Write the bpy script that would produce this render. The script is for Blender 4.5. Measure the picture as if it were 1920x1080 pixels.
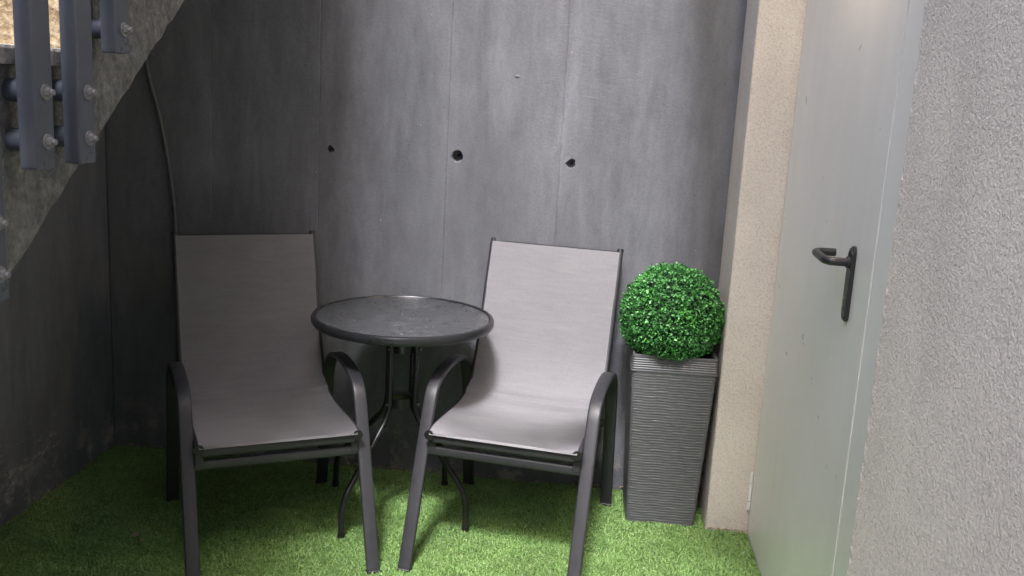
import bpy, bmesh, math, random
import numpy as np
from mathutils import Vector, Matrix
random.seed(7); rng = np.random.default_rng(7)
S = bpy.context.scene
for o in list(bpy.data.objects): bpy.data.objects.remove(o)
COL = S.collection
PI = math.pi

# ------------------------------------------------------------------ camera
def make_camera():
    F, h, A = 1800.0, 1.45, math.radians(4.75)
    vp = (480.0, 9200.0)
    d = Vector((vp[0]-960, -(vp[1]-540), -F)).normalized()
    up = -d
    f = Vector((0, 0, -1.0)); fw = (f - up*f.dot(up)).normalized(); rt = fw.cross(up)
    R0 = Matrix((rt, fw, up))
    M = (Matrix.Rotation(A, 3, 'Z') @ R0).to_4x4()
    M.translation = (0, 0, h)
    cd = bpy.data.cameras.new('camera'); c = bpy.data.objects.new('camera', cd); COL.objects.link(c)
    cd.sensor_width = 36.0; cd.sensor_fit = 'HORIZONTAL'; cd.lens = F/1920*36.0
    cd.clip_start = 0.05; cd.clip_end = 500
    c.matrix_world = M
    S.camera = c
make_camera()

# ------------------------------------------------------------------ light
SUN_DIR = Vector((0.05, 0.62, -1.0)).normalized()      # way the light travels
W = bpy.data.worlds.new('World'); S.world = W; W.use_nodes = True
nt = W.node_tree; bg = nt.nodes['Background']
sky = nt.nodes.new('ShaderNodeTexSky'); sky.sky_type = 'NISHITA'; sky.sun_disc = False
sky.sun_elevation = math.asin(-SUN_DIR.z)
sky.sun_rotation = math.atan2(-SUN_DIR.x, -SUN_DIR.y)
sky.air_density = 1.0; sky.dust_density = 4.4; sky.ozone_density = 1.0
nt.links.new(sky.outputs[0], bg.inputs[0]); bg.inputs[1].default_value = 0.15
sl = bpy.data.lights.new('sun', 'SUN'); so = bpy.data.objects.new('sun', sl); COL.objects.link(so)
sl.energy = 1.6; sl.angle = math.radians(8); sl.color = (0.93, 0.93, 1.0)
so.rotation_euler = SUN_DIR.to_track_quat('-Z', 'Y').to_euler()
so.location = (0, -4, 7)
S.view_settings.view_transform = 'Standard'; S.view_settings.look = 'None'
S.view_settings.exposure = 1.46; S.view_settings.gamma = 1.0
S.view_settings.use_curve_mapping = False
S.render.engine = 'CYCLES'

# ------------------------------------------------------------------ materials
class NT:
    def __init__(s, name):
        s.m = bpy.data.materials.new(name); s.m.use_nodes = True
        s.t = s.m.node_tree; s.b = s.t.nodes['Principled BSDF']
        s.pos = s.t.nodes.new('ShaderNodeNewGeometry').outputs['Position']
        s.obj = None
    def n(s, typ, **kw):
        x = s.t.nodes.new(typ)
        for k, v in kw.items(): setattr(x, k, v)
        return x
    def l(s, a, b): s.t.links.new(a, b)
    def coord(s, scale=(1, 1, 1), obj=False, rot=(0, 0, 0)):
        src = s.pos
        if obj:
            if s.obj is None: s.obj = s.n('ShaderNodeTexCoord').outputs['Object']
            src = s.obj
        mp = s.n('ShaderNodeMapping'); mp.inputs['Scale'].default_value = scale; mp.inputs['Rotation'].default_value = rot
        s.l(src, mp.inputs[0]); return mp.outputs[0]
    def noise(s, scale, detail=4, rough=.55, stretch=(1, 1, 1), obj=False, dist=0):
        x = s.n('ShaderNodeTexNoise'); x.inputs['Scale'].default_value = scale
        x.inputs['Detail'].default_value = detail; x.inputs['Roughness'].default_value = rough
        x.inputs['Distortion'].default_value = dist
        s.l(s.coord(stretch, obj), x.inputs['Vector']); return x.outputs['Fac']
    def vor(s, scale, stretch=(1, 1, 1), obj=False, feature='F1'):
        x = s.n('ShaderNodeTexVoronoi'); x.feature = feature; x.inputs['Scale'].default_value = scale
        s.l(s.coord(stretch, obj), x.inputs['Vector']); return x.outputs['Distance']
    def ramp(s, fac, stops, interp='LINEAR'):
        r = s.n('ShaderNodeValToRGB'); r.color_ramp.interpolation = interp
        e = r.color_ramp.elements
        while len(e) < len(stops): e.new(0.5)
        for i, (p, c) in enumerate(stops):
            e[i].position = p
            e[i].color = (c, c, c, 1) if isinstance(c, (int, float)) else (*c, 1)
        s.l(fac, r.inputs[0]); return r.outputs[0]
    def mix(s, fac, a, b, mode='MIX'):
        x = s.n('ShaderNodeMix'); x.data_type = 'RGBA'; x.blend_type = mode
        for i, v in ((0, fac), (6, a), (7, b)):
            sock = x.inputs[i]
            if hasattr(v, 'links'): s.l(v, sock)
            elif isinstance(v, (int, float)): sock.default_value = v if i == 0 else (v, v, v, 1)
            else: sock.default_value = (*v, 1)
        return x.outputs[2]
    def math(s, op, a, b=0.0, c=None):
        x = s.n('ShaderNodeMath', operation=op)
        for i, v in enumerate((a, b) if c is None else (a, b, c)):
            if hasattr(v, 'links'): s.l(v, x.inputs[i])
            else: x.inputs[i].default_value = v
        return x.outputs[0]
    def color(s, c):
        if hasattr(c, 'links'): s.l(c, s.b.inputs['Base Color'])
        else: s.b.inputs['Base Color'].default_value = (*c, 1)
    def rough(s, r):
        if hasattr(r, 'links'): s.l(r, s.b.inputs['Roughness'])
        else: s.b.inputs['Roughness'].default_value = r
    def bump(s, pairs):
        prev = None
        for hgt, strength, dist in pairs:
            x = s.n('ShaderNodeBump'); x.inputs['Strength'].default_value = strength; x.inputs['Distance'].default_value = dist
            s.l(hgt, x.inputs['Height'])
            if prev is not None: s.l(prev, x.inputs['Normal'])
            prev = x.outputs[0]
        s.l(prev, s.b.inputs['Normal'])
    def set(s, **kw):
        for k, v in kw.items(): s.b.inputs[k.replace('_', ' ')].default_value = v
        return s

def m_concrete():
    t = NT('poured_concrete')
    streak = t.noise(5, 6, .62, (1.6, 1.6, .26), dist=.35)
    fine = t.noise(34, 5, .6, (1.2, 1.2, .25))
    blot = t.noise(2.1, 4, .55, (1, 1, .6))
    base = t.ramp(streak, [(.30, (.088, .092, .104)), (.50, (.132, .137, .155)), (.70, (.195, .201, .230))])
    base = t.mix(.35, base, t.ramp(fine, [(.3, (.125, .128, .138)), (.7, (.205, .209, .226))]), 'MIX')
    base = t.mix(.75, base, t.ramp(blot, [(.28, .82), (.62, 1.14)]), 'MULTIPLY')
    med = t.noise(15, 6, .7, (1.1, 1.1, .5), dist=.5)
    base = t.mix(.8, base, t.ramp(med, [(.28, .80), (.5, 1.0), (.72, 1.16)]), 'MULTIPLY')
    grain = t.noise(150, 4, .7, (.8, .8, 1.0))
    base = t.mix(.8, base, t.ramp(grain, [(.3, .80), (.55, 1.03), (.75, 1.14)]), 'MULTIPLY')
    oi = t.n('ShaderNodeObjectInfo').outputs['Random']
    base = t.mix(1.0, base, t.ramp(oi, [(0, .88), (1, 1.06)]), 'MULTIPLY')
    # scattered dark pin holes and pale flecks
    v = t.vor(48, (1, 1, .7)); gate = t.noise(5, 3)
    pit = t.math('MULTIPLY', t.ramp(v, [(.05, 1.0), (.11, 0.0)]), t.ramp(gate, [(.53, 0), (.62, 1)]))
    base = t.mix(pit, base, (.05, .05, .052))
    v2 = t.vor(17.3, (1, 1, 1.1)); gate2 = t.noise(6.3, 2)
    fl = t.math('MULTIPLY', t.ramp(v2, [(.02, 1.0), (.045, 0.0)]), t.ramp(gate2, [(.5, 0), (.56, 1)]))
    base = t.mix(fl, base, (.5, .49, .47))
    # rough pitted lines where the shutter boards met
    sx = t.n('ShaderNodeSeparateXYZ'); t.l(t.pos, sx.inputs[0])
    wob = t.math('MULTIPLY', t.math('SUBTRACT', t.noise(6, 3), .5), .03)
    sv = t.ramp(t.vor(95, (1, 1, .7)), [(.12, 1.0), (.3, 0.0)]); spit = None
    for xx, wdt, st in ((-.539, .010, 1.0), (-.138, .006, .5), (-1.003, .006, .5)):
        dd = t.math('ABSOLUTE', t.math('ADD', t.math('SUBTRACT', sx.outputs['X'], xx), wob))
        mk = t.math('MULTIPLY', t.ramp(t.math('DIVIDE', dd, wdt), [(.3, st), (1.0, 0)]), sv)
        spit = mk if spit is None else t.math('MAXIMUM', spit, mk)
    spit = t.math('MULTIPLY', spit, t.ramp(t.noise(4, 3), [(.4, .15), (.55, 1)]))
    base = t.mix(t.math('MULTIPLY', spit, .75), base, (.07, .07, .072))
    pit = t.math('MAXIMUM', pit, spit)
    stain = t.ramp(t.noise(1.3, 5, .65, (1.6, 1.6, .5), dist=.8), [(.46, 0), (.62, .38)])
    base = t.mix(stain, base, (.115, .118, .12))
    # pale efflorescence low on the wall
    sep = t.n('ShaderNodeSeparateXYZ'); t.l(t.pos, sep.inputs[0])
    low = t.ramp(sep.outputs['Z'], [(.05, 1.0), (.24, 0.0)])
    eff = t.math('MULTIPLY', low, t.ramp(t.noise(9, 5, .7), [(.53, 0), (.64, 1)]))
    base = t.mix(t.math('MULTIPLY', eff, .6), base, (.42, .39, .33))
    # pale scuffed plaster low on the side wall
    def band(o, a, b, c, d): return t.math('MULTIPLY', t.ramp(t.math('MULTIPLY', o, .2), [(a*.2, 0), (b*.2, 1)]), t.ramp(t.math('MULTIPLY', o, .2), [(c*.2, 1), (d*.2, 0)]))
    sc = t.math('MULTIPLY', band(sep.outputs['Y'], 2.55, 2.7, 3.0, 3.08), band(sep.outputs['Z'], .03, .10, .20, .30))
    sc = t.math('MULTIPLY', sc, t.math('LESS_THAN', sep.outputs['X'], -1.79))
    sc = t.math('MULTIPLY', sc, t.ramp(t.noise(13, 6, .75, (1, .7, 1.5)), [(.55, 0), (.66, 1)]))
    base = t.mix(t.math('MULTIPLY', sc, .6), base, (.50, .47, .40))
    t.color(base); t.rough(t.ramp(fine, [(.2, .62), (.8, .9)]))
    drag = t.noise(42, 6, .72, (.5, .5, 1.7), dist=1.2)
    mask = t.ramp(t.noise(1.9, 2), [(.42, 0), (.6, 1)])
    hz = t.math('MULTIPLY', drag, mask)
    t.bump([(t.noise(120, 5, .65), .35, .0025), (hz, .40, .005), (streak, .2, .005), (pit, -.8, .006)])
    return t.m

def m_rough_stone(name, c0, c1, c2, scale=38):
    t = NT(name)
    a = t.noise(scale, 6, .7); b = t.noise(scale*.25, 4, .6); v = t.vor(scale*1.6)
    base = t.ramp(a, [(.3, c0), (.5, c1), (.72, c2)])
    base = t.mix(.6, base, t.ramp(b, [(.3, .65), (.7, 1.2)]), 'MULTIPLY')
    fleck = t.math('MULTIPLY', t.ramp(v, [(.08, 1.0), (.16, 0.0)]), t.ramp(t.noise(scale*.6, 2), [(.5, 0), (.58, 1)]))
    base = t.mix(t.math('MULTIPLY', fleck, .6), base, (.55, .53, .5))
    t.color(base); t.rough(.9)
    t.bump([(a, .9, .012), (v, .4, .005), (b, .5, .02)])
    return t.m

def m_stucco():
    t = NT('scratched_render')
    a = t.noise(165, 3, .6, dist=.8); b = t.noise(420, 2, .6); c = t.noise(3.2, 4, .55)
    base = t.ramp(a, [(.30, (.56, .515, .475)), (.52, (.735, .68, .63)), (.75, (.80, .745, .69))])
    base = t.mix(.6, base, t.ramp(c, [(.3, .86), (.7, 1.08)]), 'MULTIPLY')
    dr = t.noise(7, 4, .55, (1.3, 1.3, .10))
    base = t.mix(.35, base, t.ramp(dr, [(.32, .88), (.65, 1.06)]), 'MULTIPLY')
    zz = t.n('ShaderNodeSeparateXYZ'); t.l(t.pos, zz.inputs[0])
    dirt = t.math('MULTIPLY', t.ramp(zz.outputs['Z'], [(.0, .55), (.10, 0)]), t.ramp(t.noise(18, 5, .7), [(.4, .2), (.65, 1)]))
    base = t.mix(dirt, base, (.27, .25, .21))
    t.color(base); t.rough(.95); t.set(Specular_IOR_Level=.2)
    t.bump([(a, .75, .006), (b, .3, .0015)])
    return t.m

def m_paint(name, c, rough, streaks=.05, spec=.5):
    t = NT(name)
    s = t.noise(9, 4, .55, (1.5, 1.5, .12)); d = t.noise(2.3, 3, .5)
    k = t.ramp(s, [(.25, 1-streaks), (.75, 1+streaks)])
    t.color(t.mix(1.0, t.mix(1.0, c, k, 'MULTIPLY'), t.ramp(d, [(.3, 1-streaks), (.7, 1.0+streaks*.6)]), 'MULTIPLY'))
    t.rough(t.ramp(t.noise(14, 4, .6), [(.3, rough*.85), (.7, min(1, rough*1.2))]))
    t.bump([(t.noise(200, 2, .5), .03, .0006)])
    t.set(Specular_IOR_Level=spec)
    return t.m

def m_metal(name, c, rough, dust=.0, scale=60):
    t = NT(name)
    n1 = t.noise(scale, 5, .65, obj=True); n2 = t.noise(7, 4, .6, obj=True)
    base = t.mix(1.0, c, t.ramp(n2, [(.3, .8), (.7, 1.2)]), 'MULTIPLY')
    if dust: base = t.mix(t.math('MULTIPLY', t.ramp(n1, [(.45, 0), (.75, 1)]), dust), base, (.3, .29, .27))
    t.color(base); t.rough(t.ramp(n1, [(.3, rough*.8), (.7, rough*1.25)]))
    t.bump([(t.noise(500, 2, .5, obj=True), .08, .0006)])
    t.set(Specular_IOR_Level=.55)
    return t.m

def m_fabric():
    t = NT('sling_fabric')
    wv = t.noise(60, 4, .6, (.18, 1.6, 1.6), obj=True); wl = t.noise(5, 4, .55, (.5, 1.6, 1.6), obj=True)
    th = t.noise(420, 2, .5, (.25, 1.5, 1.5), obj=True); tv = t.noise(380, 2, .5, (2.2, .15, .15), obj=True)
    base = t.ramp(wv, [(.28, (.318, .310, .328)), (.55, (.340, .332, .350)), (.8, (.364, .355, .374))])
    base = t.mix(.45, base, t.ramp(wl, [(.3, .88), (.65, 1.07)]), 'MULTIPLY')
    base = t.mix(.35, base, t.ramp(t.math('ADD', th, tv), [(.75, .8), (1.2, 1.15)]), 'MULTIPLY')
    v = t.vor(9, obj=True); g = t.noise(5, 1, obj=True)
    st = t.math('MULTIPLY', t.ramp(v, [(.03, .5), (.07, 0.0)]), t.ramp(g, [(.55, 0), (.62, 1)]))
    base = t.mix(st, base, (.12, .11, .10))
    t.color(base); t.rough(.8); t.set(Specular_IOR_Level=.3)
    t.bump([(wv, .10, .003), (t.noise(11, 3, .5, (.35, 1.8, 1.8), obj=True), .22, .005), (t.math('ADD', th, tv), .2, .0008)])
    return t.m

def m_glass_top():
    t = NT('rippled_glass')
    a = t.noise(150, 3, .6, obj=True); d = t.noise(34, 6, .72, obj=True); e = t.noise(7, 4, .6, obj=True)
    dust = t.math('MULTIPLY', t.ramp(d, [(.52, 0), (.75, 1)]), t.ramp(e, [(.4, .15), (.7, 1)]))
    v = t.vor(34, obj=True)
    spot = t.math('MULTIPLY', t.ramp(v, [(.07, 1.0), (.12, 0.0)]), t.ramp(t.noise(12, 2, obj=True), [(.5, 0), (.56, 1)]))
    base = t.mix(t.math('ADD', t.math('MULTIPLY', dust, .5), .06), (.040, .043, .047), (.38, .38, .39))
    base = t.mix(t.math('MULTIPLY', spot, .8), base, (.6, .6, .6))
    t.color(base); t.rough(t.ramp(d, [(.3, .22), (.7, .42)])); t.set(Specular_IOR_Level=.6)
    t.bump([(a, .35, .002)])
    return t.m

def m_turf():
    t = NT('turf_blades')
    isl = t.n('ShaderNodeNewGeometry').outputs['Random Per Island']
    c = t.ramp(isl, [(0, (.15, .28, .07)), (.4, (.215, .38, .105)), (.75, (.275, .45, .145)), (.93, (.34, .51, .20)), (1, (.42, .50, .28))])
    p = t.noise(3.2, 4, .6)
    t.color(t.mix(.8, c, t.ramp(p, [(.3, .72), (.68, 1.16)]), 'MULTIPLY'))
    t.rough(.5); t.set(Specular_IOR_Level=.35)
    return t.m

def m_turf_back():
    t = NT('turf_backing')
    a = t.noise(90, 4, .65)
    t.color(t.ramp(a, [(.3, (.07, .13, .03)), (.7, (.14, .25, .06))])); t.rough(.95)
    t.bump([(a, .8, .01)])
    return t.m

def m_leaf():
    t = NT('boxwood_leaf')
    isl = t.n('ShaderNodeNewGeometry').outputs['Random Per Island']
    c = t.ramp(isl, [(0, (.022, .095, .026)), (.4, (.045, .19, .045)), (.75, (.085, .32, .075)), (1, (.20, .50, .16))])
    p = t.noise(17, 3, .6, obj=True)
    c = t.mix(t.ramp(p, [(.52, 0), (.68, .6)]), c, (.09, .40, .05))
    t.color(c); t.rough(.45); t.set(Specular_IOR_Level=.5)
    return t.m

def m_simple(name, c, rough=.7, var=.25, scale=20, bump=.3, dist=.003, metallic=0):
    t = NT(name); a = t.noise(scale, 5, .6, obj=True)
    t.color(t.mix(1.0, c, t.ramp(a, [(.25, 1-var), (.75, 1+var)]), 'MULTIPLY')); t.rough(rough)
    t.bump([(a, bump, dist)]); t.set(Metallic=metallic)
    return t.m

def m_planter():
    t = NT('wicker_plastic')
    a = t.noise(120, 4, .6, (.3, .3, 2.5), obj=True); b = t.noise(4, 3, .5, obj=True)
    base = t.ramp(a, [(.3, (.075, .076, .081)), (.7, (.13, .131, .138))])
    t.color(t.mix(.6, base, t.ramp(b, [(.3, .85), (.7, 1.15)]), 'MULTIPLY'))
    t.rough(.42); t.bump([(a, .3, .002)])
    return t.m

def m_emit(name, c, s):
    t = NT(name); t.color((.9, .85, .75)); t.b.inputs['Emission Color'].default_value = (*c, 1); t.b.inputs['Emission Strength'].default_value = s
    return t.m

M = dict(
    concrete=m_concrete(), stucco=m_stucco(),
    stair=m_rough_stone('coarse_stair_concrete', (.085, .085, .085), (.15, .15, .15), (.235, .235, .232), 52),
    riser=m_rough_stone('sandy_aggregate', (.22, .15, .08), (.45, .34, .20), (.68, .58, .42), 46),
    tread=m_rough_stone('pale_stone_tread', (.34, .32, .30), (.5, .47, .45), (.66, .63, .61), 50),
    door=m_paint('grey_door_paint', (.82, .81, .80), .32, .03),
    frame_paint=m_paint('grey_frame_paint', (.80, .795, .785), .4, .03),
    chair_metal=m_metal('charcoal_powder_coat', (.030, .030, .035), .44, .02),
    table_metal=m_metal('dark_table_metal', (.017, .018, .020), .3, .0, 14),
    rail_metal=m_metal('blue_grey_railing_paint', (.052, .060, .078), .30, .0, 12),
    black=m_metal('black_plastic', (.012, .012, .014), .45),
    zinc=m_metal('zinc_bolt', (.17, .17, .18), .3),
    handle=m_metal('black_handle', (.022, .022, .025), .32),
    fabric=m_fabric(), glass=m_glass_top(), turf=m_turf(), turf_back=m_turf_back(), leaf=m_leaf(),
    core=m_simple('dark_foliage_core', (.008, .025, .01), .9), planter=m_planter(),
    soil=m_simple('soil', (.03, .025, .02), .95, .5, 60, .8, .01),
    cable=m_simple('grey_cable', (.10, .10, .10), .6, .2, 30),
    ground=m_simple('earth', (.22, .18, .12), .95, .4, 3, .6, .05),
    paving=m_simple('concrete_paving', (.50, .495, .48), .9, .25, 6, .4, .01),
    white=m_simple('pale_hinge', (.8, .8, .82), .4, .05),
    debris=m_simple('dry_debris', (.34, .27, .17), .9, .4, 80),
    leafdry=m_simple('pale_dry_leaf', (.48, .42, .30), .8, .3, 60),
    lamp=m_emit('lamp_diffuser', (1.0, .72, .42), 5.0),
)

# ------------------------------------------------------------------ mesh helpers
def link(name, mesh, mat, parent=None, loc=None):
    mesh.materials.clear(); mesh.materials.append(M[mat] if isinstance(mat, str) else mat)
    o = bpy.data.objects.new(name, mesh); COL.objects.link(o)
    if parent is not None: o.parent = parent
    if loc is not None: o.location = loc
    return o
def obj(name, bm, mat, parent=None, loc=None, smooth=False):
    bmesh.ops.recalc_face_normals(bm, faces=bm.faces)
    me = bpy.data.meshes.new(name); bm.to_mesh(me); bm.free()
    if smooth:
        for p in me.polygons: p.use_smooth = True
        try: me.set_sharp_from_angle(angle=math.radians(40))
        except Exception: pass
    return link(name, me, mat, parent, loc)
def thing(name, label, cat, loc=(0, 0, 0), rz=0, group=None):
    o = bpy.data.objects.new(name, None); COL.objects.link(o); o.empty_display_size = .1
    o.location = loc; o.rotation_euler = (0, 0, rz)
    o['label'] = label; o['category'] = cat
    if group: o['group'] = group
    return o
def tag(o, label, cat, group=None):
    o['label'] = label; o['category'] = cat
    if group: o['group'] = group
    return o
def copy_tree(o, parent=None):
    c = o.copy(); COL.objects.link(c)
    if parent is not None: c.parent = parent
    for ch in list(o.children): copy_tree(ch, c)
    return c
def box(bm, a, b, bev=0, seg=1):
    vs = [bm.verts.new((x, y, z)) for x in (a[0], b[0]) for y in (a[1], b[1]) for z in (a[2], b[2])]
    fs = [bm.faces.new([vs[i] for i in f]) for f in ((0, 1, 3, 2), (4, 6, 7, 5), (0, 4, 5, 1), (2, 3, 7, 6), (0, 2, 6, 4), (1, 5, 7, 3))]
    if bev:
        es = set(e for f in fs for e in f.edges)
        bmesh.ops.bevel(bm, geom=list(es), offset=bev, segments=seg, affect='EDGES', profile=.6)
def section(w, t, n=3, r=None):
    """rounded rectangle, w along the first axis and t along the second"""
    r = min(w, t)*.42 if r is None else r; pts = []
    for cx, cy, a0 in ((w/2-r, t/2-r, 0), (-w/2+r, t/2-r, 90), (-w/2+r, -t/2+r, 180), (w/2-r, -t/2+r, 270)):
        for i in range(n+1):
            a = math.radians(a0+90*i/n); pts.append((cx+r*math.cos(a), cy+r*math.sin(a)))
    return pts
def circle(r, n=12): return [(r*math.cos(2*PI*i/n), r*math.sin(2*PI*i/n)) for i in range(n)]
def sweep(bm, path, sec, side=None, caps=True):
    """sweep a section along a path; side fixes the section's first axis"""
    P = [Vector(p) for p in path]; rings = []; prev = None
    for i, p in enumerate(P):
        tan = (P[min(i+1, len(P)-1)]-P[max(i-1, 0)]).normalized()
        if side is not None: a = Vector(side); a = (a-tan*a.dot(tan)).normalized()
        else:
            if prev is None: prev = Vector((0, 0, 1)) if abs(tan.z) < .9 else Vector((1, 0, 0))
            a = (prev-tan*prev.dot(tan)).normalized(); prev = a
        b = tan.cross(a)
        rings.append([bm.verts.new(p+a*u+b*v) for u, v in sec])
    n = len(sec)
    for r0, r1 in zip(rings, rings[1:]):
        for k in range(n): bm.faces.new((r0[k], r0[(k+1) % n], r1[(k+1) % n], r1[k]))
    if caps: bm.faces.new(rings[0][::-1]); bm.faces.new(rings[-1])
def spline(pts, n=8):
    P = [Vector(p) for p in pts]; P = [P[0]*2-P[1]]+P+[P[-1]*2-P[-2]]; out = []
    for i in range(1, len(P)-2):
        a, b, c, d = P[i-1:i+3]
        for k in range(n):
            t = k/n
            out.append(.5*((2*b)+(c-a)*t+(2*a-5*b+4*c-d)*t*t+(3*b-a-3*c+d)*t**3))
    out.append(P[-2]); return out
def fillet(pts, rad, n=6):
    """polyline with rounded corners"""
    P = [Vector(p) for p in pts]; out = [P[0]]
    for i in range(1, len(P)-1):
        u = (P[i-1]-P[i]); v = (P[i+1]-P[i]); r = min(rad, u.length*.48, v.length*.48)
        a = P[i]+u.normalized()*r; b = P[i]+v.normalized()*r
        for k in range(n+1):
            t = k/n; out.append(a*(1-t)**2+P[i]*2*t*(1-t)+b*t*t)
    out.append(P[-1]); return out
def lathe(bm, prof, n=48, c=(0, 0)):
    rings = []
    for r, z in prof:
        rings.append([bm.verts.new((c[0]+r*math.cos(2*PI*i/n), c[1]+r*math.sin(2*PI*i/n), z)) for i in range(n)] if r > 1e-6 else [bm.verts.new((c[0], c[1], z))])
    for a, b in zip(rings, rings[1:]):
        for i in range(n):
            j = (i+1) % n
            f = [a[i % len(a)], a[j % len(a)], b[j % len(b)], b[i % len(b)]]
            g = []
            for v in f:
                if v not in g: g.append(v)
            if len(g) > 2: bm.faces.new(g)
def prism(bm, poly, lo, hi, axis):
    """poly: 2-D outline extruded along axis 'x','y' or 'z'"""
    def P(u, v, w): return {'x': (w, u, v), 'y': (u, w, v), 'z': (u, v, w)}[axis]
    A = [bm.verts.new(P(u, v, lo)) for u, v in poly]; B = [bm.verts.new(P(u, v, hi)) for u, v in poly]
    n = len(poly)
    bm.faces.new(A[::-1]); bm.faces.new(B)
    for i in range(n): bm.faces.new((A[i], A[(i+1) % n], B[(i+1) % n], B[i]))
def raw_mesh(name, verts, faces_idx, counts):
    me = bpy.data.meshes.new(name)
    me.vertices.add(len(verts)); me.vertices.foreach_set('co', verts.astype(np.float32).ravel())
    me.loops.add(len(faces_idx)); me.loops.foreach_set('vertex_index', faces_idx.astype(np.int32))
    me.polygons.add(len(counts))
    st = np.concatenate(([0], np.cumsum(counts)[:-1])).astype(np.int32)
    me.polygons.foreach_set('loop_start', st); me.polygons.foreach_set('loop_total', counts.astype(np.int32))
    me.update(calc_edges=True); return me

# ------------------------------------------------------------------ the setting
YW, XL, XC, XD, XS = 3.39, -1.80, .452, .593, .50     # back wall, left wall, pier face, door face, near render face
TOP = 2.95
g = bmesh.new(); box(g, (-150, -150, -.6), (150, 150, -.06)); o = obj('ground', g, 'ground'); o['kind'] = 'structure'
g = bmesh.new(); box(g, (XL, -9, -.055), (XD+.02, YW+.02, -.004)); o = obj('terrace_floor', g, 'paving'); o['kind'] = 'structure'
g = bmesh.new()
me = bmesh.new(); prism(me, [(XL, 1.2), (XD, 1.2), (XD, 3.115), (XC, 3.115), (XC, YW), (XL, YW)], 0, .004, 'z')
o = obj('turf_mat', me, 'turf_back'); o['kind'] = 'structure'; g.free()
g = bmesh.new(); prism(g, [(-60, -.05), (XL-.25, -.05), (XL-.25, .98), (-3.2, 1.2), (-60, 6)], -60, .998, 'y'); prism(g, [(-60, -.05), (XL-.25, -.05), (XL-.25, 1.70), (-60, 6)], .999, 60, 'y'); o = obj('upper_bank', g, 'ground'); o['kind'] = 'structure'
g = bmesh.new(); box(g, (XL-.245, YW+.3, -.05), (60, 60, TOP-.02)); o = obj('rear_bank', g, 'ground'); o['kind'] = 'structure'

# turf blades: real geometry, joined
def turf():
    N = 270000
    u = rng.random(N)
    x = XL+.004+rng.random(N)*(XD-XL-.006); y = 1.75+(YW-1.753)*u**.85
    ok = ~((x > XC-.002) & (y > 3.113)); x, y = x[ok], y[ok]; N = len(x)
    hgt = rng.uniform(.008, .016, N); wid = rng.uniform(.0009, .0015, N)
    clump = np.sin(x*23+3*np.sin(y*17))+np.sin(y*29+2*np.sin(x*19))
    az = rng.uniform(0, 2*PI, N); lean = np.abs(rng.normal(.85, .4, N)); hgt *= 1+.12*clump
    az += .8*np.sin(x*9)*np.cos(y*7)
    dx, dy = np.cos(az), np.sin(az); px, py = -dy, dx
    tw = rng.uniform(-.6, .6, N); wx, wy = px*np.cos(tw)+dx*np.sin(tw), py*np.cos(tw)+dy*np.sin(tw)
    z0 = np.full(N, .003)
    V = np.zeros((N, 5, 3))
    for k, s in ((0, -1), (1, 1)): V[:, k] = np.stack((x+s*wx*wid, y+s*wy*wid, z0), 1)
    m = lean*.35*hgt; mz = hgt*.62
    for k, s in ((3, -1), (2, 1)): V[:, k] = np.stack((x+dx*m+s*wx*wid*.85, y+dy*m+s*wy*wid*.85, mz), 1)
    t = lean*1.1*hgt; tz = hgt*np.clip(1.05-.32*lean, .3, 1)
    V[:, 4] = np.stack((x+dx*t, y+dy*t, tz), 1)
    V[..., 1] = np.minimum(V[..., 1], YW-.001)
    b = (np.arange(N)*5)[:, None]
    idx = np.concatenate((b+np.array([0, 1, 2, 3]), b+np.array([3, 2, 4])), 1).ravel()
    cnt = np.tile([4, 3], N)
    o = link('artificial_grass', raw_mesh('artificial_grass', V.reshape(-1, 3), idx, cnt), 'turf')
    o['kind'] = 'stuff'; o['label'] = 'short bright green artificial grass covering the floor'; o['category'] = 'grass'
turf()

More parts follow.
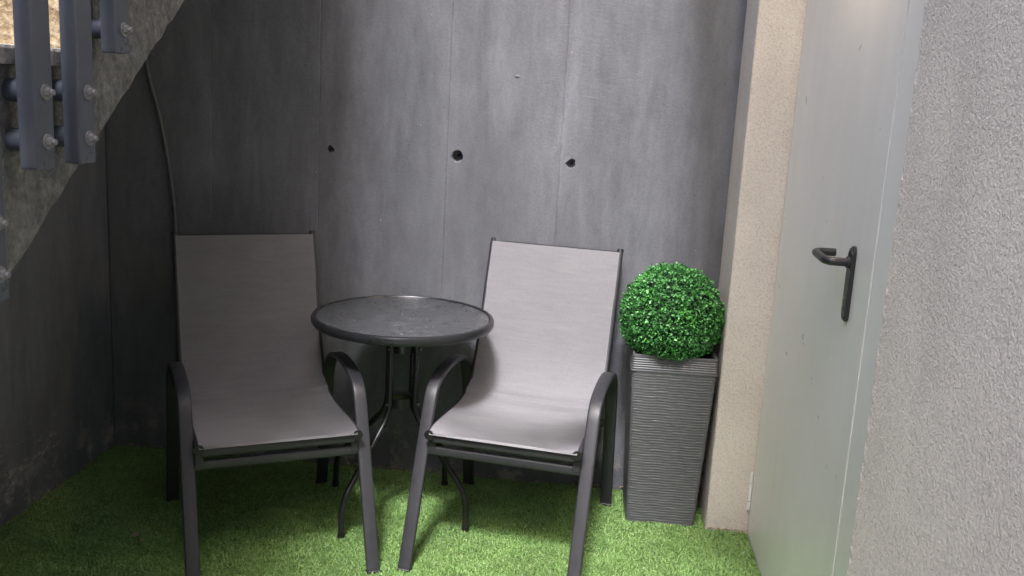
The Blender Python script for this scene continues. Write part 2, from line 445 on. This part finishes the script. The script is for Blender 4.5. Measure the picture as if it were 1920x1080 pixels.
# back wall of poured concrete: one panel per shutter board width, tie holes real
def panel_mesh(x0, x1, z0, z1, hole=None, seed=0):
    r = random.Random(seed); bm = bmesh.new()
    nz = 70; zs = [z0+(z1-z0)*i/nz for i in range(nz+1)]
    w0 = [r.uniform(.0010, .0034) for _ in zs]; w1 = [r.uniform(.0010, .0034) for _ in zs]
    if hole: hx, hz, hr, dep, irr = hole
    Lf = [bm.verts.new((x0, .0018, b)) for b in zs]; Rf = [bm.verts.new((x1, .0018, b)) for b in zs]
    Li = [bm.verts.new((x0+w, 0, b)) for w, b in zip(w0, zs)]; Ri = [bm.verts.new((x1-w, 0, b)) for w, b in zip(w1, zs)]
    ih = None
    if hole:
        ih = min(range(nz), key=lambda i: abs((zs[i]+zs[i+1])/2-hz))
        lo, hi = ih-1, ih+2
    for i in range(nz):
        bm.faces.new((Lf[i], Li[i], Li[i+1], Lf[i+1])); bm.faces.new((Ri[i], Rf[i], Rf[i+1], Ri[i+1]))
        if hole and lo <= i < hi: continue
        bm.faces.new((Li[i], Ri[i], Ri[i+1], Li[i+1]))
    if hole:
        n = 28
        sq = [(hx-.03, zs[lo]), (hx+.03, zs[lo]), (hx+.03, zs[hi]), (hx-.03, zs[hi])]
        SQ = [bm.verts.new((a, 0, b)) for a, b in sq]
        bm.faces.new([Li[lo], SQ[0], SQ[3], Li[hi]]+[Li[i] for i in range(hi-1, lo, -1)])
        bm.faces.new([Ri[i] for i in range(lo, hi+1)]+[SQ[2], SQ[1]])
        # weld the strip above and below: the square's corners lie on those rows, only a hairline T joint
        bm.faces.new((Li[lo], Ri[lo], SQ[1], SQ[0])); bm.faces.new((SQ[3], SQ[2], Ri[hi], Li[hi]))
        ph = r.random()*6
        def ring(rad, yy, jit):
            return [bm.verts.new((hx+rad*(1+jit*math.sin(3*a+ph)+jit*r.uniform(-1, 1))*math.cos(a), yy, hz+rad*(1+jit*math.cos(2*a+ph)+jit*r.uniform(-1, 1))*math.sin(a))) for a in [2*PI*k/n-.75*PI for k in range(n)]]
        rings = [ring(hr*1.12, 0, irr), ring(hr, .004, irr), ring(hr*.80, dep, irr*.5), ring(hr*.38, dep+.001, 0), ring(hr*.34, dep+.03, 0)]
        q = n//4
        for s in range(4):
            arc = [rings[0][(s*q+k) % n] for k in range(q+1)]
            bm.faces.new([SQ[s], SQ[(s+1) % 4]]+arc[::-1])
        for a, b in zip(rings, rings[1:]):
            for k in range(n): bm.faces.new((a[k], a[(k+1) % n], b[(k+1) % n], b[k]))
        bm.faces.new(rings[-1])
    return bm
bw = thing('concrete_wall', 'tall grey poured concrete wall with tie holes behind the table', 'wall', (-.6, YW, 0))
seams = [XL, -1.40, -1.003, -.539, -.138, XD+.3]
holes = {2: (-.96, 1.203, .0115, .03, .14), 3: (-.502, 1.205, .0195, .045, .05), 4: (-.098, 1.203, .0155, .03, .13)}
for i, (a, b) in enumerate(zip(seams, seams[1:])):
    bm = panel_mesh(a+.6, b+.6, 0, TOP, None if i not in holes else (holes[i][0]+.6,)+holes[i][1:], i)
    p = obj('concrete_panel', bm, 'concrete', bw)
g = bmesh.new(); box(g, (XL+.6-.2, .013, 0), (XD+.3+.6, .3, TOP-.001)); obj('wall_core', g, 'concrete', bw)
# remove the part of the core that would plug the tie holes: the holes are shallow enough only when the core sits behind
bw.children[-1].location.y = .075
# pale cement drip on the wall
g = bmesh.new(); bmesh.ops.create_uvsphere(g, u_segments=10, v_segments=6, radius=1, matrix=Matrix.Translation((-.304+.6, .001, 1.492)) @ Matrix.Diagonal((.010, .004, .006, 1)))
obj('cement_blob', g, 'concrete', bw, smooth=True)

# added unseen wall behind the viewer, cuts the low sky light
g = bmesh.new(); box(g, (-9, -2.3, -.05), (XS-.01, -2.1, 2.6)); o = obj('sky_block_wall', g, 'concrete'); o['kind'] = 'structure'
# left retaining wall
g = bmesh.new(); prism(g, [(-9, -.05), (YW-.002, -.05), (YW-.002, TOP), (2.2, TOP), (2.2, 1.75), (.9, 1.75), (.9, 1.0), (-9, 1.0)], XL-.24, XL, 'x')
bmesh.ops.triangulate(g, faces=[f for f in g.faces if len(f.verts) > 4])
tag(obj('retaining_wall', g, 'concrete'), 'dark bare concrete side wall under the stairs at the left', 'wall')

# ------------------------------------------------------------------ building on the right with its door
bd = thing('building', 'pale grey rendered building with a narrow grey metal door', 'building', (XS, 2.4, 0))
def bx(name, a, b, mat, parent=bd, bev=0):
    g = bmesh.new(); L = parent.matrix_basis.translation if parent is bd else Vector((0, 0, 0))
    box(g, Vector(a)-Vector(bd.location), Vector(b)-Vector(bd.location), bev, 2); return obj(name, g, mat, parent)
def jitter_wall(name, outline, z0, z1, parent):
    """plan outline extruded upwards with slightly uneven arrises"""
    bm = bmesh.new(); r = random.Random(11); n = max(2, int((z1-z0)/.012)); rings = []
    for k in range(n+1):
        z = z0+(z1-z0)*k/n; row = []
        for (x, y, j) in outline:
            row.append(bm.verts.new((x-bd.location.x+(r.uniform(-j, j) if j else 0), y-bd.location.y+(r.uniform(-j, j) if j else 0), z)))
        rings.append(row)
    m = len(outline)
    for a, b in zip(rings, rings[1:]):
        for i in range(m): bm.faces.new((a[i], a[(i+1) % m], b[(i+1) % m], b[i]))
    bm.faces.new(rings[0][::-1]); bm.faces.new(rings[-1])
    return obj(name, bm, 'stucco', parent)
EY = 1.655
jitter_wall('rendered_wall', [(XS, EY-.018, 0), (XS, EY-.004, .0010), (XS+.004, EY, .0010), (XS+.02, EY, 0), (1.0, EY, 0), (1.0, -6, 0), (XS, -6, 0)], 0, 2.12, bd)
jitter_wall('door_pier', [(XC, YW, 0), (XC, 3.131, 0), (XC, 3.119, .0004), (XC+.004, 3.115, .0004), (XC+.016, 3.115, 0), (1.0, 3.115, 0), (1.0, YW, 0)], 0, 2.12, bd)
bx('upper_wall', (XC+.002, -6, 2.121), (1.0, YW, 5.6), 'stucco')
bx('door_frame', (XD+.001, EY+.002, 0), (XD+.06, 2.066, 2.118), 'frame_paint', bev=.003)
bx('door_frame', (XD+.001, 2.0665, 2.075), (XD+.06, 3.113, 2.118), 'frame_paint')
d = bx('door', (XD, 2.070, .012), (XD+.045, 3.106, 2.072), 'door', bev=.0012)
bx('door_backing', (XD+.046, 2.0, 0), (XD+.06, 3.113, 2.07), 'frame_paint')
# handle: long rounded plate with U-shaped lever
def local(p): return Vector(p)-Vector(bd.location)
g = bmesh.new()
hy, hz = 2.218, 1.104
zt, zb = 1.142, .966
pts = []
for k in range(13): a = PI*k/12; pts.append((hy+.0165*math.cos(a), zt-.0165+.0165*math.sin(a)))
for k in range(13): a = PI+PI*k/12; pts.append((hy+.0165*math.cos(a), zb+.0165+.0165*math.sin(a)))
prism(g, [(u-bd.location.y, v) for u, v in pts], XD-.011-bd.location.x, XD-.0005-bd.location.x, 'x')
bmesh.ops.bevel(g, geom=[e for e in g.edges if abs(e.verts[0].co.x-(XD-.011-bd.location.x)) < 1e-5 and abs(e.verts[1].co.x-(XD-.011-bd.location.x)) < 1e-5], offset=.004, segments=3, affect='EDGES')
lev = fillet([local((XD-.008, hy, hz)), local((XD-.062, hy, hz)), local((XD-.062, hy+.128, hz+.002)), local((XD-.012, hy+.130, hz+.002))], .028, 8)
sweep(g, lev, circle(.0098, 14))
hd = obj('door_handle', g, 'handle', d, smooth=True)
g = bmesh.new()
sweep(g, [local((XD-.010, hy, hz)), local((XD-.017, hy, hz))], circle(.0135, 18))
obj('handle_collar', g, 'handle', d, smooth=True)
for zz in (1.02, 1.003, .986):
    g = bmesh.new(); sweep(g, [local((XD-.0105, hy+.003, zz)), local((XD-.013, hy+.003, zz))], circle(.003, 8)); obj('screw', g, 'zinc', d, smooth=True)
for z0 in (.095, 1.78):
    g = bmesh.new()
    for a, b in ((0, .030), (.034, .096), (.100, .132)):
        sweep(g, [local((XD-.006, 3.108, z0+a)), local((XD-.006, 3.108, z0+b))], circle(.0055, 10))
    obj('hinge', g, 'white', d, smooth=True)

bx('shade_slab', (.23, 1.3, 2.42), (XC+.001, YW-.002, 2.5), 'paving', bev=.004)  # added unseen slab, keeps sun off the pier and the wall's right end
# lamp under the lintel above the door (just out of frame; its warm glow is on the door)
lp = thing('ceiling_lamp', 'small round warm lamp under the lintel above the grey door', 'lamp', (.535, 2.36, 2.12))
g = bmesh.new(); lathe(g, [(0, 0), (.05, 0), (.05, -.02), (.045, -.028), (.040, -.028)], 32); obj('lamp_housing', g, 'white', lp, smooth=True)
g = bmesh.new(); lathe(g, [(.041, -.022), (.036, -.034), (.02, -.042), (0, -.045)], 32); obj('lamp_shade', g, 'lamp', lp, smooth=True)
pl = bpy.data.lights.new('lamp_light', 'POINT'); pl.energy = 3.0; pl.color = (1.0, .80, .57); pl.shadow_soft_size = .035
po = bpy.data.objects.new('lamp_light', pl); COL.objects.link(po); po.parent = lp; po.location = (-.02, 0, -.085)

# ------------------------------------------------------------------ stairs at the left
st = thing('staircase', 'rough grey concrete outdoor staircase rising towards the back wall', 'staircase', (0, 0, 0))
RISE, GO, T8, Y8, XF = .188, .262, 1.471, 1.384, -.93
def nose(k): return Y8+GO*(k-8), T8+RISE*(k-8)
def soff(y): return 1.117+.72*(y-1.4385)
yend = YW-.002
r5 = random.Random(5)
for k in range(0, 16):
    y, z = nose(k); y2 = min(nose(k+1)[0], yend)
    if k == 15: y2 = yend
    m = 9; low = []
    for i in range(m+1):
        q = y+(y2-y)*i/m; low.append((q, max(-.05, soff(q)+(r5.uniform(-.004, .004) if 0 < i < m else 0))))
    if z < .0: continue
    bm = bmesh.new(); prism(bm, low+[(y2, z), (y, z)], XL+.002, XF, 'x')
    bmesh.ops.triangulate(bm, faces=[f for f in bm.faces if len(f.verts) > 4])
    obj('step', bm, 'stair', st)
tb = bmesh.new(); box(tb, (XL+.004, 0, 0), (XF+.012, GO+.018, .030), .006, 2)
rb = bmesh.new(); box(rb, (XL+.004, 0, 0), (XF-.006, .012, RISE-.002), .002, 1)
tme = rme = None
for k in range(1, 16):
    y, z = nose(k)
    if tme is None:
        t0 = obj('tread', tb, 'tread', st); tme = t0.data; r0 = obj('riser', rb, 'riser', st); rme = r0.data
    else:
        t0 = link('tread', tme, 'tread', st); r0 = link('riser', rme, 'riser', st)
    t0.location = (0, y-.016, z-.026); r0.location = (0, y-.0125, z-RISE+.004)

# steel balustrade bolted to the stair's side
rl = thing('stair_railing', 'blue grey steel railing of flat upright bars bolted beside the stairs', 'railing', (0, 0, 0))
XB0, XB1, BD, PITCH = -.899, -.870, .052, .131
def baluster_mesh(hh):
    bm = bmesh.new(); box(bm, (XB0, -BD/2, 0), (XB1, BD/2, hh), .0035, 2); return bm
bal = boltm = washm = spm = None
HB = 1.18
centers = [1.315, 1.4535, 1.580, 1.712]
for j in range(-6, 15):
    yc = centers[j] if 0 <= j < 4 else (centers[3]+PITCH*(j-3) if j > 3 else centers[0]+PITCH*j)
    k = 8+math.floor((j-1)/2) if j < 4 else 9+math.ceil((j-3)*PITCH/GO-.01)
    zb = 1.285+RISE*(k-8)
    if zb < .05: continue
    top = 1.285+HB+.72*(yc-1.4535)
    if bal is None:
        b = obj('baluster', baluster_mesh(HB), 'rail_metal', rl); bal = b.data
    else: b = link('baluster', bal, 'rail_metal', rl)
    b.location = (0, yc, zb); b.scale = (1, 1, (top-zb)/HB)
    for zz in (.043, .120):
        s = (top-zb)/HB
        if boltm is None:
            g = bmesh.new(); sweep(g, [(XB1, 0, 0), (XB1+.0025, 0, 0)], circle(.0125, 20)); wa = obj('washer', g, 'zinc', b); washm = wa.data
            g = bmesh.new(); sweep(g, [(XB1+.0025, 0, 0), (XB1+.010, 0, 0)], circle(.0075, 6)); sweep(g, [(XB1+.010, 0, 0), (XB1+.015, 0, 0)], circle(.0045, 10)); bo = obj('bolt', g, 'zinc', b); boltm = bo.data
            g = bmesh.new(); sweep(g, [(XF-.002, 0, 0), (XB0+.001, 0, 0)], circle(.0185, 20)); sp = obj('spacer', g, 'rail_metal', b, smooth=True); spm = sp.data
        else:
            wa = link('washer', washm, 'zinc', b); bo = link('bolt', boltm, 'zinc', b); sp = link('spacer', spm, 'rail_metal', b)
        for q in (wa, bo, sp): q.location = (0, .004, zz/s); q.scale = (1, 1, 1/s)
hb = bmesh.new()
ya, yb = centers[0]-PITCH*6-.05, centers[3]+PITCH*11+.05
za = 1.285+HB+.72*(ya-1.4535); zb_ = 1.285+HB+.72*(yb-1.4535)
sweep(hb, [((XB0+XB1)/2, ya, za+.012), ((XB0+XB1)/2, yb, zb_+.012)], section(.05, .022), side=(1, 0, 0))
obj('handrail', hb, 'rail_metal', rl)

# cable hanging on the back wall
g = bmesh.new()
cp = spline([(-1.70, 3.372, 2.15), (-1.665, 3.376, 1.75), (-1.636, 3.378, 1.483), (-1.582, 3.379, 1.26), (-1.546, 3.38, 1.031), (-1.535, 3.38, .854), (-1.531, 3.38, .5), (-1.54, 3.379, .2), (-1.545, 3.375, .01)], 8)
sweep(g, cp, circle(.0075, 10))
tag(obj('cable', g, 'cable', smooth=True), 'thin grey cable running down the dark end of the concrete wall', 'cable')

# ------------------------------------------------------------------ chairs
WX, DY = .257, .345
def make_chair():
    root = thing('garden_chair', '', 'chair', group='sling garden chairs')
    # seat rail profile (y, z)
    rp = [(-.238, .405), (-.17, .410), (-.05, .404), (.06, .400), (.145, .409), (.212, .442), (.262, .502), (.312, .600), (.368, .752), (.428, .915)]
    for s in (-1, 1):
        side = bmesh.new()
        path = [(s*WX, -DY, .012), (s*WX, -.170, .452)]
        path = [Vector(path[0])+(Vector(path[1])-Vector(path[0]))*t for t in (0, .33, .66)]
        path += spline([(s*WX, -.170, .452), (s*WX, -.138, .512), (s*WX, -.085, .543), (s*WX, .00, .555), (s*WX, .10, .554), (s*WX, .185, .535), (s*WX, .240, .495), (s*WX, .270, .432)], 5)
        path += [(s*WX, .270+(DY-.270)*t, .432*(1-t)+.012*t) for t in (.33, .66, 1)]
        sweep(side, path, section(.040, .018, 3, .0055), side=(1, 0, 0))
        sf = obj('side_frame', side, 'chair_metal', root, smooth=True)
        for yy, lean in ((-DY, (.397)), (DY, -.165)):
            fc = bmesh.new(); box(fc, (s*WX-.0212, yy-.012, 0), (s*WX+.0212, yy+.012, .014), .003, 1)
            obj('foot_cap', fc, 'black', sf)
        rail = bmesh.new(); sweep(rail, spline([(s*.229, y, z) for y, z in rp], 6), section(.020, .026, 3), side=(1, 0, 0)); 
        ro = obj('seat_rail', rail, 'chair_metal', root, smooth=True)
        cap = bmesh.new(); sweep(cap, [(s*.229, -.2415, .4045), (s*.229, -.237, .4050)], circle(.0155, 16)); obj('end_cap', cap, 'black', ro, smooth=True)
        cap = bmesh.new(); sweep(cap, [(s*.229, .4275, .912), (s*.229, .4305, .920)], section(.0225, .0285, 3), side=(1, 0, 0)); obj('end_cap', cap, 'black', ro, smooth=True)
        for y, z in ((-.185, .405), (.250, .47)):
            bo = bmesh.new(); sweep(bo, [(s*(WX-.024), y, z), (s*(WX-.032), y, z)], circle(.006, 8)); obj('bolt', bo, 'zinc', sf, smooth=True)
        gb = bmesh.new(); box(gb, (s*.226-.012, -.222, .345), (s*.226+.012, -.202, .386), .002, 1); obj('bracket', gb, 'chair_metal', root)
    c = bmesh.new(); sweep(c, [(-WX+.02, -.2115, .348), (WX-.02, -.2115, .348)], section(.018, .030, 3), side=(0, 1, 0)); obj('crossbar', c, 'chair_metal', root, smooth=True)
    c = bmesh.new(); sweep(c, [(-.222, -.226, .392), (.222, -.226, .392)], section(.016, .028, 3), side=(0, 1, 0)); obj('crossbar', c, 'chair_metal', root, smooth=True)
    c = bmesh.new(); sweep(c, [(-WX+.02, .292, .330), (WX-.02, .292, .330)], section(.018, .028, 3), side=(0, 1, 0)); obj('crossbar', c, 'chair_metal', root, smooth=True)
    c = bmesh.new(); sweep(c, [(-.222, .4275, .906), (.222, .4275, .906)], circle(.0085, 10)); obj('crossbar', c, 'black', root, smooth=True)
    # sling
    prof = spline([(0, y, z) for y, z in [(-.243, .407), (-.235, .419)]+[(y, z+.0145 if y < .15 else z) for y, z in rp[1:-1]]+[(.424, .908)]], 6)
    n = len(prof); nx = 22; bm = bmesh.new(); rows = []
    rr = random.Random(2)
    for i, p in enumerate(prof):
        t = i/(n-1); tan = (prof[min(i+1, n-1)]-prof[max(i-1, 0)]).normalized(); nor = Vector((0, -tan.z, tan.y))
        # seat sags between the rails, the back only a little
        sag = .020*math.sin(PI*min(1, max(0, t/.45)))**1.0 if t < .45 else 0
        sag += .006*math.sin(PI*t)
        off = .013 if p.y > .15 else 0
        row = []
        for k in range(nx+1):
            u = k/nx*2-1
            x = u*.2285
            wr = .0012*math.sin(t*31+u*2.1)*math.exp(-((t-.5)/.16)**2) + .0008*math.sin(9*u+t*14)
            d = -sag*(1-u*u)+off*1.0+wr*(1-u**4)
            row.append(bm.verts.new(p+nor*d+Vector((x, 0, 0))))
        rows.append(row)
    for a, b in zip(rows, rows[1:]):
        for k in range(nx): bm.faces.new((a[k], a[k+1], b[k+1], b[k]))
    bmesh.ops.solidify(bm, geom=list(bm.faces), thickness=.0022)
    obj('sling_seat', bm, 'fabric', root, smooth=True)
    return root
c1 = make_chair()
c1.location = (-.981, 2.788, 0); c1.rotation_euler.z = math.radians(29.07)
c1['label'] = 'grey sling garden chair in shade left of the round table'
c2 = copy_tree(c1); c2.location = (-.194, 2.943, 0); c2.rotation_euler.z = math.radians(-8.43)
c2['label'] = 'brightly lit grey sling garden chair beside the tall planter'

# ------------------------------------------------------------------ round bistro table
TX, TY = -.608, 3.050
tb = thing('bistro_table', 'small round bistro table with dark textured glass top', 'table', (TX, TY, 0))
g = bmesh.new()
lathe(g, [(.283, .672), (.288, .668), (.296, .670), (.3005, .677), (.3005, .690), (.297, .697), (.291, .6995), (.287, .6985), (.2845, .695), (.283, .690), (.283, .672)], 96)
obj('table_rim', g, 'table_metal', tb, smooth=True)
g = bmesh.new(); lathe(g, [(0, .690), (.2835, .690), (.2835, .6935), (.281, .6950), (.0, .6950)], 96); obj('glass_top', g, 'glass', tb, smooth=True)
feet = [(-.741, 2.807), (-.355, 2.937), (-.483, 3.290), (-.867, 3.196)]
for fx, fy in feet:
    v = Vector((fx-TX, fy-TY, 0)); R = v.length; u = v.normalized(); a = .058
    pth = fillet([(u.x*.20, u.y*.20, .680), (u.x*a, u.y*a, .678), (u.x*a, u.y*a, .365), (u.x*(R-.005), u.y*(R-.005), .130), (u.x*R, u.y*R, .006)], .05, 7)
    g = bmesh.new(); sweep(g, pth, circle(.0105, 14)); lg = obj('leg', g, 'table_metal', tb, smooth=True)
    g = bmesh.new(); sweep(g, [(u.x*R, u.y*R, .001), (u.x*R, u.y*R, .022)], circle(.0125, 14)); obj('foot_cap', g, 'black', lg, smooth=True)
    for zz in (.592, .402):
        g = bmesh.new(); sweep(g, [(u.x*(a+.009), u.y*(a+.009), zz), (u.x*(a+.016), u.y*(a+.016), zz)], circle(.0045, 8)); obj('bolt', g, 'zinc', lg, smooth=True)
for zz in (.592, .402):
    g = bmesh.new(); lathe(g, [(.045, zz-.016), (.047, zz-.016), (.047, zz+.016), (.045, zz+.016), (.034, zz+.013), (.034, zz+.010), (.044, zz+.010), (.045, zz-.016)], 40); obj('collar_ring', g, 'table_metal', tb, smooth=True)
g = bmesh.new()
for a in (.3, .3+PI/2):
    sweep(g, [(math.cos(a)*.282, math.sin(a)*.282, .6835), (-math.cos(a)*.282, -math.sin(a)*.282, .6835)], section(.02, .008), side=(0, 0, 1))
    break
obj('top_brace', g, 'table_metal', tb)

# ------------------------------------------------------------------ planter
PX, PY, PA = .294, 3.244, math.radians(1.5)
pt = thing('planter', 'tall tapered dark grey planter with fine horizontal ribs', 'planter', (PX, PY, 0), PA)
def planter_shell():
    bm = bmesh.new(); H = .556; rows = 216; per = 26; r = random.Random(4)
    nrib = 58
    rings = []
    colphase = [r.uniform(0, 1) for _ in range(40)]
    for i in range(rows+1):
        t = i/rows; z = .004+t*(H-.004); hw = .1165+(.1405-.1165)*t
        ring = []
        for s in range(4):
            for k in range(per):
                u = -1+2*k/per
                # ribs: rounded rows, whose breaks are staggered from one basket column to the next
                cu = int((u+1)/2*6.999); cph = .5*(cu % 2)
                ph = (t*nrib+cph*.25+.02*math.sin(7*u+s)) % 1.0
                amp = .0017*(1-.35*(0.5+0.5*math.sin(13.7*cu+int(t*nrib)*2.3)))
                dd = amp*math.sin(PI*ph)**.7
                edge = min(1, (1-abs(u))*14)
                rr_ = hw+dd*edge-.003*(1-min(1, (1-abs(u))*9))
                x, y = u*hw, -rr_
                if k == 0: x, y = -(hw-.0035), -(hw-.0035)
                a = s*PI/2
                ring.append(bm.verts.new((x*math.cos(a)-y*math.sin(a), x*math.sin(a)+y*math.cos(a), z)))
        rings.append(ring)
    n = len(rings[0])
    for a, b in zip(rings, rings[1:]):
        for k in range(n): bm.faces.new((a[k], a[(k+1) % n], b[(k+1) % n], b[k]))
    bm.faces.new(rings[0][::-1]); bm.faces.new(rings[-1])
    return bm
obj('planter_body', planter_shell(), 'planter', pt)
def square_rings(prof, nribs=0):
    bm = bmesh.new(); rings = []
    for hw, z in prof:
        c = .006; pts = []
        for s in range(4):
            a = s*PI/2
            for x, y in ((-(hw-c), -hw), ((hw-c), -hw)):
                pts.append(bm.verts.new((x*math.cos(a)-y*math.sin(a), x*math.sin(a)+y*math.cos(a), z)))
        rings.append(pts)
    for a, b in zip(rings, rings[1:]):
        n = len(a)
        for k in range(n): bm.faces.new((a[k], a[(k+1) % n], b[(k+1) % n], b[k]))
    return bm
cp_ = [(.133, .551), (.1415, .551), (.1435, .554), (.1435, .558)]
for i in range(6):
    z = .560+i*.0078; cp_ += [(.1410-i*.0004, z), (.1424-i*.0004, z+.003), (.1424-i*.0004, z+.0055)]
cp_ += [(.1405, .608), (.1395, .611), (.132, .611), (.128, .607), (.126, .56)]
obj('planter_rim', square_rings(cp_), 'planter', pt)
g = bmesh.new(); box(g, (-.127, -.127, .56), (.127, .127, .576)); obj('soil', g, 'soil', pt)

# clipped artificial boxwood ball sitting in the planter
BX, BY, BZ, BR = .279, 3.210, .727, .171
tp = thing('topiary_ball', 'round bright green artificial boxwood ball on the tall planter', 'plant', (BX, BY, BZ))
g = bmesh.new(); bmesh.ops.create_icosphere(g, subdivisions=4, radius=BR*.86)
for v in g.verts: v.co.z = max(v.co.z, -.122)
bmesh.ops.dissolve_degenerate(g, edges=g.edges, dist=1e-5); obj('inner_ball', g, 'core', tp, smooth=True)
def foliage():
    N = 15000
    i = np.arange(N)+.5; ph = np.arccos(1-2*i/N); th = PI*(1+5**.5)*i
    n = np.stack((np.cos(th)*np.sin(ph), np.sin(th)*np.sin(ph), np.cos(ph)), 1)
    n += rng.normal(0, .03, (N, 3)); n /= np.linalg.norm(n, axis=1)[:, None]
    lump = .004*(np.sin(n[:, 0]*21+2*np.sin(n[:, 2]*13))+np.sin(n[:, 1]*19+n[:, 2]*23))
    r = BR*(.87+.145*rng.random(N)**.6)+lump+np.where(rng.random(N) < .03, rng.uniform(0, .010, N), 0)
    # flattened where it sits in the pot
    c = n*r[:, None]
    low = -.114+rng.uniform(-.006, .004, N)
    c[:, 2] = np.maximum(c[:, 2], low)
    d = n+rng.normal(0, .75, (N, 3)); d /= np.linalg.norm(d, axis=1)[:, None]      # leaf direction
    w = np.cross(d, n+rng.normal(0, .4, (N, 3))); w /= np.linalg.norm(w, axis=1)[:, None]
    f = np.cross(w, d)
    L = rng.uniform(.0065, .0115, N)[:, None]; wd = L*rng.uniform(.30, .42, N)[:, None]; fold = wd*rng.uniform(.1, .6, N)[:, None]
    V = np.zeros((N, 6, 3))
    V[:, 0] = c-d*L*.5
    V[:, 1] = c-d*L*.05+w*wd+f*fold; V[:, 2] = c+d*L*.32+w*wd*.75+f*fold
    V[:, 3] = c+d*L*.62
    V[:, 4] = c+d*L*.32-w*wd*.75+f*fold; V[:, 5] = c-d*L*.05-w*wd+f*fold
    b = (np.arange(N)*6)[:, None]
    idx = np.concatenate((b+np.array([0, 1, 2, 3]), b+np.array([0, 3, 4, 5])), 1).ravel()
    return raw_mesh('foliage', V.reshape(-1, 3), idx, np.tile([4, 4], N))
fo = link('foliage', foliage(), 'leaf', tp); fo['kind'] = 'stuff'

# ------------------------------------------------------------------ bits on the turf and along the wall foot
def crumbs():
    bm = bmesh.new(); r = random.Random(9)
    def crumb(x, y, z, s):
        m = Matrix.Translation((x, y, z)) @ Matrix.Rotation(r.uniform(0, 6), 4, 'Z') @ Matrix.Rotation(r.uniform(-.5, .5), 4, 'X') @ Matrix.Diagonal((s*r.uniform(.7, 1.6), s*r.uniform(.5, 1), s*r.uniform(.3, .7), 1))
        bmesh.ops.create_icosphere(bm, subdivisions=1, radius=1, matrix=m)
    for _ in range(170):
        x = r.uniform(-1.75, .2); crumb(x, YW-abs(r.gauss(0, .010))-.004, r.uniform(.012, .022), r.uniform(.002, .006))
    for _ in range(70): crumb(XL+abs(r.gauss(0, .02))+.004, r.uniform(2.4, 3.38), r.uniform(.012, .02), r.uniform(.002, .006))
    for _ in range(50): crumb(r.uniform(XC+.005, XD-.01), 3.113-abs(r.gauss(0, .006)), .016, r.uniform(.002, .004))
    for _ in range(60): crumb(r.uniform(-1.5, .5), r.uniform(2.3, 3.3), .018, r.uniform(.0015, .003))
    o = obj('grit', bm, 'debris'); o['kind'] = 'stuff'; o['label'] = 'pale grit and dirt crumbs along the foot of the walls'; o['category'] = 'debris'
crumbs()
def leaf(x, y, rz, s, label):
    bm = bmesh.new(); n = 7; rows = []
    for i in range(n+1):
        t = i/n; w = .32*math.sin(PI*t)**.8+.01; z = .10*math.sin(PI*t)+.012
        rows.append([bm.verts.new((s*(t-.5), s*w*k, s*(z+.10*abs(k)))) for k in (-1, 0, 1)])
    for a, b in zip(rows, rows[1:]):
        for k in range(2): bm.faces.new((a[k], a[k+1], b[k+1], b[k]))
    bmesh.ops.solidify(bm, geom=list(bm.faces), thickness=.0006)
    o = obj('dry_leaf', bm, 'leafdry', smooth=True); o.location = (x, y, .018); o.rotation_euler = (.1, -.1, rz)
    tag(o, label, 'leaf', 'dry leaves on the turf')
leaf(-1.36, 2.665, .3, .030, 'larger pale dry leaf on shaded turf near the left wall')
leaf(-1.325, 2.640, 1.4, .017, 'smaller pale leaf scrap on shaded turf near the left wall')
